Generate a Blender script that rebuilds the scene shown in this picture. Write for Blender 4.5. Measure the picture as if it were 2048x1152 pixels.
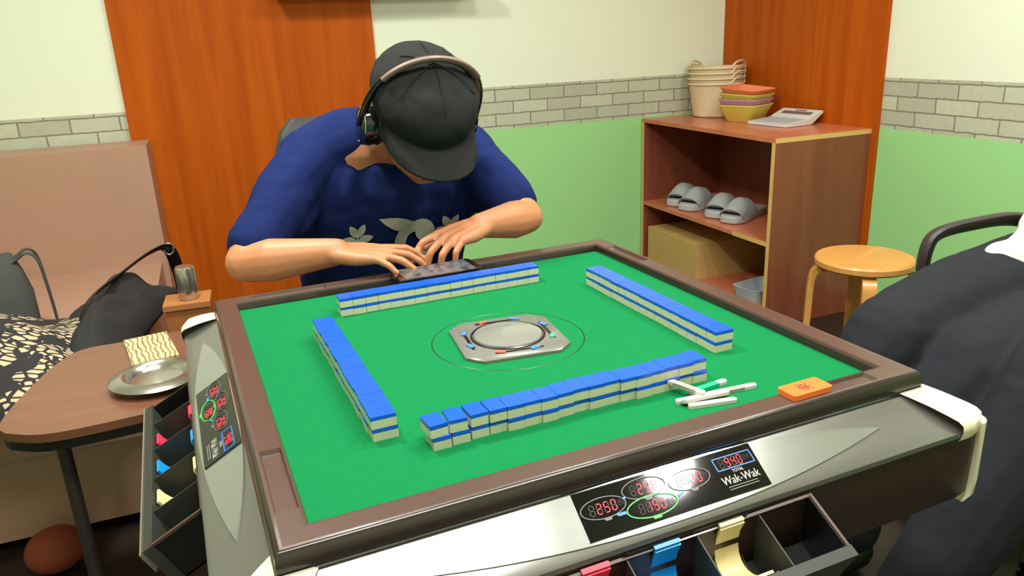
import bpy, bmesh, math, random
from mathutils import Vector, Matrix, Euler
from mathutils.bvhtree import BVHTree
import numpy as np
random.seed(7)
for o in list(bpy.data.objects): bpy.data.objects.remove(o)
SC = bpy.context.scene
COL = SC.collection
PI = math.pi
V = Vector

# ---------------------------------------------------------------- camera
def cam_matrix(yaw, pitch, roll):
    f = V((math.sin(yaw)*math.cos(pitch), math.cos(yaw)*math.cos(pitch), -math.sin(pitch)))
    r = V((math.cos(yaw), -math.sin(yaw), 0)); u = r.cross(f)
    r2 = r*math.cos(roll) + u*math.sin(roll); u2 = -r*math.sin(roll) + u*math.cos(roll)
    return Matrix((r2, u2, -f)).transposed()
cd = bpy.data.cameras.new('camera'); cam = bpy.data.objects.new('camera', cd); COL.objects.link(cam)
cd.sensor_width = 36; cd.lens = 36*1538.1/2048; cd.clip_start = .02
cam.matrix_world = Matrix.Translation((-.4062, -.9731, 1.1631)) @ cam_matrix(.4041, .3158, -.0451).to_4x4()
SC.camera = cam
cd.dof.use_dof = False

# ---------------------------------------------------------------- world, lights, exposure
SC.view_settings.view_transform = 'Standard'; SC.view_settings.look = 'None'
SC.view_settings.gamma = 1; SC.view_settings.use_curve_mapping = False
SC.view_settings.exposure = 0.0
w = bpy.data.worlds.new('world'); SC.world = w; w.use_nodes = True
w.node_tree.nodes['Background'].inputs[0].default_value = (.9, .95, .85, 1)
w.node_tree.nodes['Background'].inputs[1].default_value = .05
A = .0468                                   # the room is turned this much against the table
RZ = Matrix.Rotation(-A, 4, 'Z')
def rm(x, y, z=0): return RZ @ V((x, y, z))
CEIL = 2.42
LAMPS = [(.98, -.63, 20, .085), (-.5, .72, 37, .12), (.55, .55, 18, .12), (1.35, .3, 14, .15)]
def area_lamp(x, y, power, r):
    ld = bpy.data.lights.new('ceiling_lamp_light', 'AREA'); ld.shape = 'DISK'; ld.size = r*2
    ld.energy = power; ld.color = (1.0, .985, .91)
    lo = bpy.data.objects.new('ceiling_lamp_light', ld); COL.objects.link(lo); return lo

# ---------------------------------------------------------------- helpers
def lin(c): return tuple(((v/255)/12.92 if v <= 10.31 else (((v/255)+.055)/1.055)**2.4) for v in c)
def mat(name, rgb, rough=.5, metal=0, noise=0, nscale=20, bump=0, bscale=200, coat=0, sub=0, emit=None, es=0, spec=.5, stretch=(1,1,1)):
    m = bpy.data.materials.new(name); m.use_nodes = True; nt = m.node_tree; N = nt.nodes; L = nt.links
    b = N['Principled BSDF']; c = (*lin(rgb), 1)
    b.inputs['Base Color'].default_value = c; b.inputs['Roughness'].default_value = rough
    b.inputs['Metallic'].default_value = metal; b.inputs['Specular IOR Level'].default_value = spec
    if coat: b.inputs['Coat Weight'].default_value = coat; b.inputs['Coat Roughness'].default_value = .08
    if sub: b.inputs['Subsurface Weight'].default_value = sub; b.inputs['Subsurface Radius'].default_value = (.02, .008, .004)
    if emit: b.inputs['Emission Color'].default_value = (*lin(emit), 1); b.inputs['Emission Strength'].default_value = es
    tc = N.new('ShaderNodeTexCoord'); mp = N.new('ShaderNodeMapping'); mp.inputs['Scale'].default_value = stretch
    L.new(tc.outputs['Object'], mp.inputs[0])
    if noise or True:
        n = N.new('ShaderNodeTexNoise'); n.inputs['Scale'].default_value = nscale; n.inputs['Detail'].default_value = 4
        L.new(mp.outputs[0], n.inputs[0])
        r = N.new('ShaderNodeMapRange'); r.inputs[3].default_value = 1-max(noise, .02); r.inputs[4].default_value = 1+max(noise, .02)
        L.new(n.outputs[0], r.inputs[0])
        mx = N.new('ShaderNodeVectorMath'); mx.operation = 'MULTIPLY'; mx.inputs[0].default_value = c[:3]
        L.new(r.outputs[0], mx.inputs[1]); L.new(mx.outputs[0], b.inputs['Base Color'])
    if bump:
        n2 = N.new('ShaderNodeTexNoise'); n2.inputs['Scale'].default_value = bscale; n2.inputs['Detail'].default_value = 3
        L.new(mp.outputs[0], n2.inputs[0]); bp = N.new('ShaderNodeBump'); bp.inputs['Strength'].default_value = bump; bp.inputs['Distance'].default_value = .002
        L.new(n2.outputs[0], bp.inputs['Height']); L.new(bp.outputs[0], b.inputs['Normal'])
    return m
def wood(name, a, b_, rough=.35, scale=(14, 14, .8), ns=3.0, coat=.2):
    m = bpy.data.materials.new(name); m.use_nodes = True; nt = m.node_tree; N = nt.nodes; L = nt.links
    b = N['Principled BSDF']; b.inputs['Roughness'].default_value = rough; b.inputs['Coat Weight'].default_value = coat
    b.inputs['Coat Roughness'].default_value = .15
    b.inputs['Specular IOR Level'].default_value = .5 if coat else .12
    tc = N.new('ShaderNodeTexCoord'); mp = N.new('ShaderNodeMapping'); mp.inputs['Scale'].default_value = scale
    n = N.new('ShaderNodeTexNoise'); n.inputs['Scale'].default_value = ns; n.inputs['Detail'].default_value = 6; n.inputs['Distortion'].default_value = .6
    cr = N.new('ShaderNodeValToRGB'); cr.color_ramp.elements[0].position = .3; cr.color_ramp.elements[1].position = .7
    cr.color_ramp.elements[0].color = (*lin(a), 1); cr.color_ramp.elements[1].color = (*lin(b_), 1)
    L.new(tc.outputs['Object'], mp.inputs[0]); L.new(mp.outputs[0], n.inputs[0]); L.new(n.outputs[0], cr.inputs[0]); L.new(cr.outputs[0], b.inputs['Base Color'])
    return m
def link(name, bm, m, parent=None, smooth=True, loc=None, rot=None, bev=0, seg=2, auto=True):
    if bev:
        es = [e for e in bm.edges if len(e.link_faces) == 2 and e.calc_face_angle(0) > .6]
        bmesh.ops.bevel(bm, geom=es, offset=bev, segments=seg, affect='EDGES', profile=.5, clamp_overlap=True)
    bmesh.ops.recalc_face_normals(bm, faces=bm.faces[:])
    me = bpy.data.meshes.new(name); bm.to_mesh(me); bm.free()
    for p in me.polygons: p.use_smooth = smooth
    if smooth and auto: me.set_sharp_from_angle(angle=math.radians(38))
    for x in (m if isinstance(m, list) else [m]): me.materials.append(x)
    o = bpy.data.objects.new(name, me); COL.objects.link(o)
    if parent: o.parent = parent
    if loc is not None: o.location = loc
    if rot is not None: o.rotation_euler = rot
    return o
def tag(o, label, cat=None, group=None):
    o['label'] = label
    if cat: o['category'] = cat
    if group: o['group'] = group
    return o
def struct(o): o['kind'] = 'structure'; return o
def empty(name, label, cat, loc=(0, 0, 0), rz=0, group=None):
    o = bpy.data.objects.new(name, None); COL.objects.link(o); o.location = loc; o.rotation_euler = (0, 0, rz)
    o.empty_display_size = .05
    return tag(o, label, cat, group)
def B(): return bmesh.new()
def box(bm, x0, x1, y0, y1, z0, z1, M=None):
    vs = [bm.verts.new((x, y, z)) for z in (z0, z1) for y in (y0, y1) for x in (x0, x1)]
    if M is not None:
        for v in vs: v.co = M @ v.co
    for f in ((0, 2, 3, 1), (4, 5, 7, 6), (0, 1, 5, 4), (2, 6, 7, 3), (0, 4, 6, 2), (1, 3, 7, 5)): bm.faces.new([vs[i] for i in f])
    return vs
def loft(bm, rings, close=True, caps=True):
    R = [[bm.verts.new(p) for p in r] for r in rings]; n = len(R[0])
    for a, b in zip(R, R[1:]):
        for i in range(n if close else n-1):
            try: bm.faces.new((a[i], a[(i+1) % n], b[(i+1) % n], b[i]))
            except ValueError: pass
    if caps and close: bm.faces.new(R[0][::-1]); bm.faces.new(R[-1])
    return R
def lathe(bm, prof, n=32, c=(0, 0, 0), sx=1, sy=1, caps=True):
    loft(bm, [[(c[0]+r*sx*math.cos(2*PI*i/n), c[1]+r*sy*math.sin(2*PI*i/n), c[2]+z) for i in range(n)] for r, z in prof], True, caps)
def tube(bm, pts, r, n=10, flat=None, caps=True):
    pts = [V(p) for p in pts]; rings = []; up = V((0, 0, 1)); prev = None
    for i, p in enumerate(pts):
        d = (pts[min(i+1, len(pts)-1)]-pts[max(i-1, 0)]).normalized()
        if prev is None:
            s = d.cross(up)
            if s.length < .1: s = d.cross(V((1, 0, 0)))
            s.normalize()
        else: s = (prev - d*prev.dot(d)).normalized()
        prev = s; t = s.cross(d); rr = r[i] if isinstance(r, (list, tuple)) else r
        a, b = (rr, rr) if flat is None else (rr*flat[0], rr*flat[1])
        rings.append([p + s*a*math.cos(2*PI*k/n) + t*b*math.sin(2*PI*k/n) for k in range(n)])
    loft(bm, rings, True, caps)
def prism(bm, poly, z0, z1):
    loft(bm, [[(x, y, z0) for x, y in poly], [(x, y, z1) for x, y in poly]])
def rrect(x0, x1, y0, y1, r, n=5):
    out = []
    for cx, cy, a in ((x1-r, y1-r, 0), (x0+r, y1-r, 90), (x0+r, y0+r, 180), (x1-r, y0+r, 270)):
        for k in range(n+1):
            t = math.radians(a+90*k/n); out.append((cx+r*math.cos(t), cy+r*math.sin(t)))
    return out
def smoothcurve(pts, n=6):
    P = [V(p) for p in pts]; out = []
    for i in range(len(P)-1):
        a = P[max(i-1, 0)]; b = P[i]; c = P[i+1]; d = P[min(i+2, len(P)-1)]
        for k in range(n):
            t = k/n; out.append(.5*((2*b)+(c-a)*t+(2*a-5*b+4*c-d)*t*t+(3*b-a-3*c+d)*t**3))
    out.append(P[-1]); return out
def ball(bm, c, r, sc=(1, 1, 1), M=None, sub=2):
    T = Matrix.Translation(c) @ (M.to_4x4() if M else Matrix.Identity(4)) @ Matrix.Diagonal((*sc, 1))
    bmesh.ops.create_icosphere(bm, subdivisions=sub, radius=r, matrix=T)
def limb(bm, chain, n=14):
    for (p, r) in chain: ball(bm, V(p), r)
    for (p, r), (q, s) in zip(chain, chain[1:]):
        p, q = V(p), V(q)
        if (q-p).length > 1e-5: tube(bm, [p, q], [r, s], n)
def organic(name, bm, m, parent, voxel=.004, it=8, fac=.5, wr=0, wscale=14):
    """union of the limbs as one continuous skin"""
    me = bpy.data.meshes.new('tmp'); bmesh.ops.recalc_face_normals(bm, faces=bm.faces[:]); bm.to_mesh(me); bm.free()
    o = bpy.data.objects.new('tmp', me); COL.objects.link(o)
    r = o.modifiers.new('r', 'REMESH'); r.mode = 'VOXEL'; r.voxel_size = voxel
    s = o.modifiers.new('s', 'SMOOTH'); s.iterations = it; s.factor = fac
    if wr:
        t = bpy.data.textures.new('wr', 'CLOUDS'); t.noise_scale = 1/wscale; t.noise_depth = 2
        d = o.modifiers.new('d', 'DISPLACE'); d.texture = t; d.strength = wr; d.texture_coords = 'LOCAL'
    dg = bpy.context.evaluated_depsgraph_get(); dg.update()
    m2 = bpy.data.meshes.new_from_object(o.evaluated_get(dg)); bpy.data.objects.remove(o)
    for p in m2.polygons: p.use_smooth = True
    m2.materials.clear(); m2.materials.append(m); m2.name = name
    ob = bpy.data.objects.new(name, m2); COL.objects.link(ob); ob.parent = parent
    return ob
def text_mesh(body, size, depth=0, align='CENTER'):
    cu = bpy.data.curves.new('t', 'FONT'); cu.body = body; cu.size = size; cu.align_x = align; cu.align_y = 'CENTER'; cu.extrude = depth
    o = bpy.data.objects.new('t', cu); COL.objects.link(o); dg = bpy.context.evaluated_depsgraph_get(); dg.update()
    me = bpy.data.meshes.new_from_object(o.evaluated_get(dg)); bpy.data.objects.remove(o); bpy.data.curves.remove(cu); return me
def copy_tree(o, parent=None):
    c = o.copy(); COL.objects.link(c); c.parent = parent
    for ch in list(o.children): copy_tree(ch, c)
    return c

# ---------------------------------------------------------------- materials
M = {}
M['cream_paint'] = mat('cream_paint', (232, 236, 214), .8, noise=.02, nscale=3)
M['pillar_wood'] = wood('pillar_wood', (162, 70, 6), (184, 88, 14), .55, (9, 9, .5), 2.5, 0)
M['floor'] = wood('floor_wood', (40, 24, 15), (30, 17, 11), .5, (1, 8, 1), 3)
M['felt'] = mat('green_felt', (14, 112, 62), .95, noise=.06, nscale=60, bump=.25, bscale=900, spec=.1)
M['rim'] = mat('rim_brown', (76, 55, 47), .34, noise=.05, nscale=120, bump=.12, bscale=1500, coat=.25)
M['rimside'] = mat('rim_side', (40, 30, 27), .25, coat=.4)
M['rimdark'] = mat('rim_dark', (30, 24, 22), .3)
M['silver'] = mat('silver_plastic', (188, 190, 190), .16, metal=.85, noise=.02)
M['silver2'] = mat('fascia_silver', (150, 148, 146), .22, metal=.8, noise=.02)
M['chrome'] = mat('chrome', (200, 200, 205), .12, metal=1)
M['bumper'] = mat('cream_plastic', (226, 220, 190), .35, noise=.02)
M['body'] = mat('body_brown', (48, 34, 30), .35, noise=.03)
M['black'] = mat('black_plastic', (14, 14, 15), .35)
M['glass_black'] = mat('display_black', (10, 8, 9), .05)
M['tile_back'] = mat('tile_blue', (20, 84, 214), .25, noise=.02, coat=.3)
M['tile_face'] = mat('tile_ivory', (196, 198, 168), .35, noise=.02)
M['led'] = mat('led_red', (255, 40, 60), .4, emit=(255, 25, 55), es=1.6)
M['led_off'] = mat('led_unlit', (44, 30, 30), .5)
M['ring_grey'] = mat('ring_grey', (96, 96, 98), .4)
M['ring_green'] = mat('ring_green', (60, 180, 70), .4, emit=(60, 190, 70), es=.35)
M['ring_blue'] = mat('ring_blue', (50, 110, 200), .4, emit=(50, 120, 210), es=.35)
M['print_white'] = mat('print_white', (200, 200, 196), .5)
M['shirt'] = mat('navy_cotton', (20, 34, 84), .9, noise=.1, nscale=8, bump=.3, bscale=600, spec=.15)
M['skin'] = mat('skin', (186, 124, 86), .5, noise=.05, nscale=14, sub=.12)
M['cap'] = mat('cap_cloth', (34, 35, 36), .9, noise=.12, nscale=30, bump=.4, bscale=500, spec=.2)
M['print'] = mat('shirt_print', (186, 190, 176), .8)
M['trouser'] = mat('charcoal_cotton', (37, 39, 45), .9, noise=.12, nscale=9, bump=.3, bscale=500, spec=.15)
M['white_cloth'] = mat('white_cotton', (222, 220, 214), .9, noise=.04, nscale=9, bump=.2, bscale=400)
M['chair'] = mat('chair_grey', (52, 50, 52), .6, bump=.2, bscale=400)
M['arm'] = mat('armrest_plastic', (50, 42, 42), .45, noise=.04)
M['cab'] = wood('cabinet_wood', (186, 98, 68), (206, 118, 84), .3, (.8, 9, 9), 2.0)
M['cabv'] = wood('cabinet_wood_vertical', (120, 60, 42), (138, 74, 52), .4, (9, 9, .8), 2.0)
M['edge'] = mat('edge_band', (214, 176, 104), .5, noise=.04)
M['birch'] = wood('birch', (200, 140, 70), (212, 154, 84), .35, (2, 12, 12), 2.0)
M['basket'] = mat('basket_cream', (214, 196, 160), .6, noise=.03)
M['slipper'] = mat('slipper_grey', (170, 172, 174), .7, noise=.04)
M['card'] = mat('cardboard', (196, 160, 96), .8, noise=.05)
M['sofa'] = mat('sofa_vinyl', (172, 134, 114), .45, noise=.05, nscale=7, bump=.15, bscale=500)
M['table_top'] = wood('side_table_wood', (108, 68, 50), (122, 79, 58), .35, (2, 8, 8), 1.5)
M['steel'] = mat('steel', (196, 192, 184), .22, metal=.9)
M['tote'] = mat('tote_canvas', (66, 66, 64), .9, noise=.1, nscale=12, bump=.4, bscale=500)
M['blackcloth'] = mat('black_cloth', (30, 29, 31), .85, noise=.15, nscale=9, bump=.3, bscale=300)

def pattern_mat():
    m = mat('leaf_print_cloth', (34, 30, 32), .85); nt = m.node_tree; N = nt.nodes; L = nt.links; b = N['Principled BSDF']
    tc = N.new('ShaderNodeTexCoord'); mp = N.new('ShaderNodeMapping'); mp.inputs['Rotation'].default_value = (0, 0, .5); mp.inputs['Scale'].default_value = (36, 70, 40)
    vo = N.new('ShaderNodeTexVoronoi'); vo.inputs['Scale'].default_value = 1.0; vo.feature = 'DISTANCE_TO_EDGE'
    ns = N.new('ShaderNodeTexNoise'); ns.inputs['Scale'].default_value = 9
    cr = N.new('ShaderNodeValToRGB'); cr.color_ramp.interpolation = 'CONSTANT'
    cr.color_ramp.elements[0].color = (0, 0, 0, 1); cr.color_ramp.elements[1].position = .13; cr.color_ramp.elements[1].color = (1, 1, 1, 1)
    c2 = N.new('ShaderNodeValToRGB'); c2.color_ramp.interpolation = 'CONSTANT'; c2.color_ramp.elements[1].position = .47
    L.new(tc.outputs['Object'], mp.inputs[0]); L.new(mp.outputs[0], vo.inputs[0]); L.new(vo.outputs[0], cr.inputs[0])
    L.new(tc.outputs['Object'], ns.inputs[0]); L.new(ns.outputs[0], c2.inputs[0])
    mu = N.new('ShaderNodeMath'); mu.operation = 'MULTIPLY'; L.new(cr.outputs[0], mu.inputs[0]); L.new(c2.outputs[0], mu.inputs[1])
    mx = N.new('ShaderNodeMix'); mx.data_type = 'RGBA'; mx.inputs[6].default_value = (*lin((34, 30, 32)), 1); mx.inputs[7].default_value = (*lin((186, 170, 138)), 1)
    L.new(mu.outputs[0], mx.inputs[0]); L.new(mx.outputs[2], b.inputs['Base Color']); return m
M['pattern'] = pattern_mat()

def wall_mat(name, axis):
    m = bpy.data.materials.new(name); m.use_nodes = True; nt = m.node_tree; N = nt.nodes; L = nt.links; b = N['Principled BSDF']
    b.inputs['Roughness'].default_value = .8
    tc = N.new('ShaderNodeTexCoord'); sp = N.new('ShaderNodeSeparateXYZ'); L.new(tc.outputs['Object'], sp.inputs[0])
    cb = N.new('ShaderNodeCombineXYZ'); L.new(sp.outputs[axis], cb.inputs[0])
    sub = N.new('ShaderNodeMath'); sub.operation = 'SUBTRACT'; sub.inputs[1].default_value = .762-.036; L.new(sp.outputs[2], sub.inputs[0]); L.new(sub.outputs[0], cb.inputs[1])
    wn = N.new('ShaderNodeTexNoise'); wn.inputs['Scale'].default_value = 30; L.new(tc.outputs['Object'], wn.inputs[0])
    ws = N.new('ShaderNodeVectorMath'); ws.operation = 'SCALE'; ws.inputs[3].default_value = .006; L.new(wn.outputs['Color'], ws.inputs[0])
    wa = N.new('ShaderNodeVectorMath'); L.new(cb.outputs[0], wa.inputs[0]); L.new(ws.outputs[0], wa.inputs[1])
    br = N.new('ShaderNodeTexBrick'); L.new(wa.outputs[0], br.inputs[0]); br.inputs['Scale'].default_value = 1; br.inputs['Brick Width'].default_value = .17; br.inputs['Row Height'].default_value = .054
    br.inputs['Mortar Size'].default_value = .0035; br.inputs['Mortar Smooth'].default_value = .5; br.inputs['Bias'].default_value = 0
    br.inputs['Color1'].default_value = (*lin((190, 194, 170)), 1); br.inputs['Color2'].default_value = (*lin((174, 176, 154)), 1); br.inputs['Mortar'].default_value = (*lin((126, 120, 106)), 1)
    nn = N.new('ShaderNodeTexNoise'); nn.inputs['Scale'].default_value = 50; nn.inputs['Detail'].default_value = 5; L.new(tc.outputs['Object'], nn.inputs[0])
    mr = N.new('ShaderNodeMapRange'); mr.inputs[3].default_value = .88; mr.inputs[4].default_value = 1.12; L.new(nn.outputs[0], mr.inputs[0])
    mm = N.new('ShaderNodeVectorMath'); mm.operation = 'MULTIPLY'; L.new(br.outputs[0], mm.inputs[0]); L.new(mr.outputs[0], mm.inputs[1])
    def step(h):
        g = N.new('ShaderNodeMath'); g.operation = 'GREATER_THAN'; g.inputs[1].default_value = h; L.new(sp.outputs[2], g.inputs[0]); return g
    a = N.new('ShaderNodeMix'); a.data_type = 'RGBA'; a.inputs[6].default_value = (*lin((154, 212, 138)), 1)
    L.new(step(.762).outputs[0], a.inputs[0]); L.new(mm.outputs[0], a.inputs[7])
    c = N.new('ShaderNodeMix'); c.data_type = 'RGBA'; c.inputs[7].default_value = (*lin((228, 234, 212)), 1)
    L.new(step(.952).outputs[0], c.inputs[0]); L.new(a.outputs[2], c.inputs[6]); L.new(c.outputs[2], b.inputs['Base Color'])
    return m

# ---------------------------------------------------------------- room shell
ROT = (0, 0, -A); ORG = (0, 0, 0)
XL, XR, YN, YB = -2.3, 2.08, -2.2, 2.35
bm = B(); box(bm, XL, XR, YB, YB+.1, 0, CEIL); struct(link('wall_back', bm, wall_mat('wall_back_paper', 0), rot=ROT))
bm = B(); box(bm, XR, XR+.1, YN, YB, 0, CEIL); struct(link('wall_right', bm, wall_mat('wall_right_paper', 1), rot=ROT))
bm = B(); box(bm, XL-.1, XL, YN, YB, 0, CEIL); struct(link('wall_left', bm, wall_mat('wall_left_paper', 1), rot=ROT))
bm = B(); box(bm, XL, XR, YN-.1, YN, 0, CEIL); struct(link('wall_front', bm, M['cream_paint'], rot=ROT))
bm = B(); box(bm, XL, XR, YN, YB, -.1, 0); struct(link('floor', bm, M['floor'], rot=ROT))
bm = B(); box(bm, XL, XR, YN, YB, CEIL, CEIL+.1); struct(link('ceiling', bm, M['cream_paint'], rot=ROT))
M['base'] = mat('baseboard_dark', (52, 40, 34), .5)
bm = B(); box(bm, XR-.012, XR, YN, 1.33, 0, .05); struct(link('baseboard_right', bm, M['base'], rot=ROT))
bm = B(); box(bm, XL, 2.04, YB-.012, YB, 0, .05); struct(link('baseboard_back', bm, M['base'], rot=ROT))
bm = B(); box(bm, -.655, .32, YB-.02, YB+.01, .0, CEIL); struct(link('trim_1', bm, M['pillar_wood'], rot=ROT, bev=.002))
bm = B(); box(bm, 2.062, XR+.01, 1.345, YB, .0, CEIL); struct(link('trim_2', bm, M['pillar_wood'], rot=ROT, bev=.002))

# ceiling lamps
for i, (x, y, pw, r) in enumerate(LAMPS):
    t = empty('ceiling_lamp', ['round white ceiling lamp over the right front corner of the game table', 
        'round white ceiling lamp over the sofa side', 'round white ceiling lamp above the seated player in the cap', 'round white ceiling lamp over the wooden stool'][i], 'lamp', (x, y, CEIL), group='round ceiling lamps')
    bm = B(); lathe(bm, [(r*1.0, -.001), (r*1.12, -.001), (r*1.12, -.02), (r*1.0, -.02)], 40, caps=False); link('frame', bm, M['cream_paint'], t)
    bm = B(); lathe(bm, [(r*1.0, -.010), (r*1.0, -.013)], 40)
    link('diffuser', bm, mat('lamp_diffuser', (255, 252, 235), .5, emit=(255, 250, 226), es=6), t)
    lo = area_lamp(x, y, pw, r); lo.parent = t; lo.location = (0, 0, -.022); lo.name = 'light_source'
t = empty('added_light_panel', 'added rectangular light panel, unseen, over the near edge of the game table', 'lamp', (-.22, -.66, CEIL))  # unseen panel added so the near silver fascia reflects white
bm = B(); box(bm, -.60, .60, -.27, .27, -.03, -.001); link('frame', bm, M['cream_paint'], t, bev=.003)
bm = B(); box(bm, -.58, .58, -.25, .25, -.034, -.0305); link('diffuser', bm, mat('added_panel_diffuser', (255, 252, 235), .5, emit=(255, 250, 226), es=2.5), t)
lo = area_lamp(0, 0, 34, .3); lo.parent = t; lo.location = (0, 0, -.036); lo.name = 'light_source'; lo.data.shape = 'RECTANGLE'; lo.data.size = 1.14; lo.data.size_y = .5

# unseen board and panel added to throw soft shade on the back wall
t = empty('unseen_shade_board', 'unseen board added above the player in the cap to shade the back wall', 'shade caster', rm(.33, YB, 1.390), -A)
bm = B(); box(bm, -.40, .42, -.21, 0, 0, .03); link('board', bm, M['cabv'], t, bev=.002)
bm = B(); box(bm, -.36, .38, -.19, -.02, .032, .34); link('panel', bm, M['black'], t, bev=.004)

# ---------------------------------------------------------------- game table
ZF = .74
tb = empty('mahjong_table', 'square automatic mahjong table with green felt, brown rim and silver sides', 'table')
bm = B(); box(bm, -.352, .352, -.352, .352, ZF-.02, ZF); link('felt', bm, M['felt'], tb)
def side(k): return Matrix.Rotation(-PI/2*k, 4, 'Z')      # k=0 near side, 1 left side, 2 far, 3 right
def fz(m): return .731-(m-.383)*.6
# rim: one mesh of four mitred sides, each with a recess at its right end
bm = B()
for k in range(4):
    st = [(-1, 0), (.196, 0), (.199, .0045), (.318, .0045), (.321, 0), (2, 0)]; rings = []
    for s, d in st:
        prof = [(.348, .730), (.3485, .751), (.3505, .7545), (.3525, .755), (.3540, .755-d), (.3735, .755-d), (.3750, .755), (.3790, .755), (.3825, .7525), (.3845, .747), (.3845, .735), (.380, .731)]
        rr = []
        for r, z in prof:
            x = -r if s == -1 else (r if s == 2 else s)
            rr.append(side(k) @ V((x, -r, z)))
        rings.append(rr)
    loft(bm, rings, True, False)
bmesh.ops.remove_doubles(bm, verts=bm.verts[:], dist=.0004)
for f in bm.faces:
    c_ = f.calc_center_median(); m_ = max(abs(c_.x), abs(c_.y))
    f.material_index = 1 if (m_ > .3806 or (c_.z < .7525 and m_ < .36 and m_ > .34)) else 0
rim = link('rim', bm, [M['rim'], M['rimside']], tb)
bm = B()
for k in range(4):
    loft(bm, [[side(k) @ V((sx*r, -r, z)) for r, z in ((.3800, .7345), (.3862, .7345), (.3862, .7325), (.3800, .7325))] for sx in (-1, 1)])
tag(link('rim_trim', bm, M['chrome'], tb), 'thin chrome line under the brown rim')
# fascia: sloping shiny ring + front faces
bm = B()
for k in range(4):
    prof = [(.372, .734), (.383, .7310), (.395, fz(.395)), (.410, fz(.410)), (.425, fz(.425)), (.4375, fz(.4375)), (.4405, .6955), (.4410, .690), (.4395, .688)]
    loft(bm, [[side(k) @ V((sx*min(r, .412), -r, z)) for r, z in prof] for sx in (-1, 1)], False, False)
link('fascia', bm, M['silver2'], tb)
bm = B()
prof = [(.435, .6935), (.4385, .690), (.4385, .66), (.4375, .605), (.430, .594), (.38, .585), (.20, .575)]
loft(bm, [[(*p, z) for p in rrect(-r, r, -r, r, .026)] for r, z in prof])
link('body', bm, M['body'], tb)
bm = B()
prof = [(.14, .58), (.11, .5), (.10, .14), (.13, .08), (.30, .05), (.31, 0)]
loft(bm, [rr for rr in [[(*p, z) for p in rrect(-r, r, -r, r, r*.25)] for r, z in prof]]); link('pedestal', bm, M['body'], tb)
# corner caps with a post running down from each
def corner_pts(e0, e1, r, off, n=8):
    # outer path from the near side round to the right side (first quadrant turned to x>0,y<0)
    c = off-r; out = [(e0, -off)]
    for i in range(n+1):
        t = -PI/2 + PI/2*i/n; out.append((c+r*math.cos(t), -(c)+r*math.sin(t)))
    out.append((off, -e1)); return out
for k in range(4):
    bm = B()
    outer = corner_pts(.388, .388, .038, .4435); n = len(outer)
    inner = []
    for i in range(n):
        t = i/(n-1); inner.append((.348+.036*t/.5, -.384) if t <= .5 else (.384, -.384+.036*(t-.5)/.5))
    rings = []
    for s in (0, .25, .5, .75, .92, 1.0):
        ring = []
        for (a, b), (c, d) in zip(inner, outer):
            x, y = a+(c-a)*s, b+(d-b)*s; m = max(abs(x), abs(y))
            z = .7335-(m-.383)*.42+.002*math.sin(PI*s) - (.003 if s == 1 else 0)
            ring.append(side(k) @ V((x, y, z)))
        rings.append(ring)
    for dz, g in ((.008, 1.001), (.016, .998), (.020, .994)):
        rings.append([side(k) @ V((c*g, d*g, .7055-dz)) for c, d in outer])
    loft(bm, rings, False, False)
    post = corner_pts(.424, .424, .018, .4425); pin = corner_pts(.424, .424, .012, .434)
    loft(bm, [[side(k) @ V((c*g, d*g, z)) for c, d in post+pin[::-1]] for z, g in ((.700, 1), (.66, 1), (.62, 1), (.600, .997), (.590, .985))])
    link('corner_bumper', bm, M['bumper'], tb)
# lens plates, displays
FT = V((0, -.054, -.032)); FN = V((0, -.032, .054)).normalized()
def F(u, v, h=.001): return V((u, -.383, .731)) + FT*v + FN*h
def fbox_quad(bm, poly, h0, h1, k):
    loft(bm, [[side(k) @ F(u, v, h) for u, v in poly] for h in (h0, h1)])
def lens_poly(n=20):
    P = []
    for i in range(n+1):
        x = -.288+.576*i/n; P.append((x, .52+.46*(1-(abs(x)/.288)**2.2)))
    for i in range(n+1):
        x = .288-.576*i/n; P.append((x, .52-.49*(1-(abs(x)/.288)**2.6)))
    return P[:-1]
SEG = {'0': 'abcdef', '1': 'bc', '2': 'abged', '4': 'fgbc', '5': 'afgcd', '9': 'abcdfg', '8': 'abcdefg'}
def digit(ch, cx, cy, w, h, bml, bmo, k, ghost=True):
    # shapes in fascia coordinates: width in metres, height in v units scaled
    sl = .12
    def seg(name):
        t = .14*w*1.3; H = h/2
        P = {'a': ((-w/2, H), (w/2, H)), 'd': ((-w/2, -H), (w/2, -H)), 'g': ((-w/2, 0), (w/2, 0)), 'f': ((-w/2, H), (-w/2, 0)),
             'b': ((w/2, H), (w/2, 0)), 'e': ((-w/2, 0), (-w/2, -H)), 'c': ((w/2, 0), (w/2, -H))}[name]
        (x0, y0), (x1, y1) = P; g = t*.75
        if x0 == x1: return [(x0-t/2, y0-g), (x0+t/2, y0-g), (x1+t/2, y1+g), (x1-t/2, y1+g)]
        return [(x0+g, y0-t/2), (x1-g, y1-t/2), (x1-g, y1+t/2), (x0+g, y0+t/2)]
    on = SEG.get(ch, '')
    for s in 'abcdefg':
        b = bml if s in on else (bmo if ghost else None)
        if b is None: continue
        poly = [(cx+x+y*sl, cy-y/.0628) for x, y in seg(s)]
        fbox_quad(b, poly, .0033, .0036, k)
def ring_mesh(bm, cu, cv, ru, rv, wd, k, n=40, h0=.0033, h1=.0042):
    for i in range(n):
        a0, a1 = 2*PI*i/n, 2*PI*(i+1)/n; q = []
        for a, g in ((a0, 0), (a1, 0), (a1, 1), (a0, 1)):
            q.append((cu+(ru+g*wd)*math.cos(a), cv+(rv+g*wd/.0628)*math.sin(a)))
        fbox_quad(bm, q, h0, h1, k)
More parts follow.
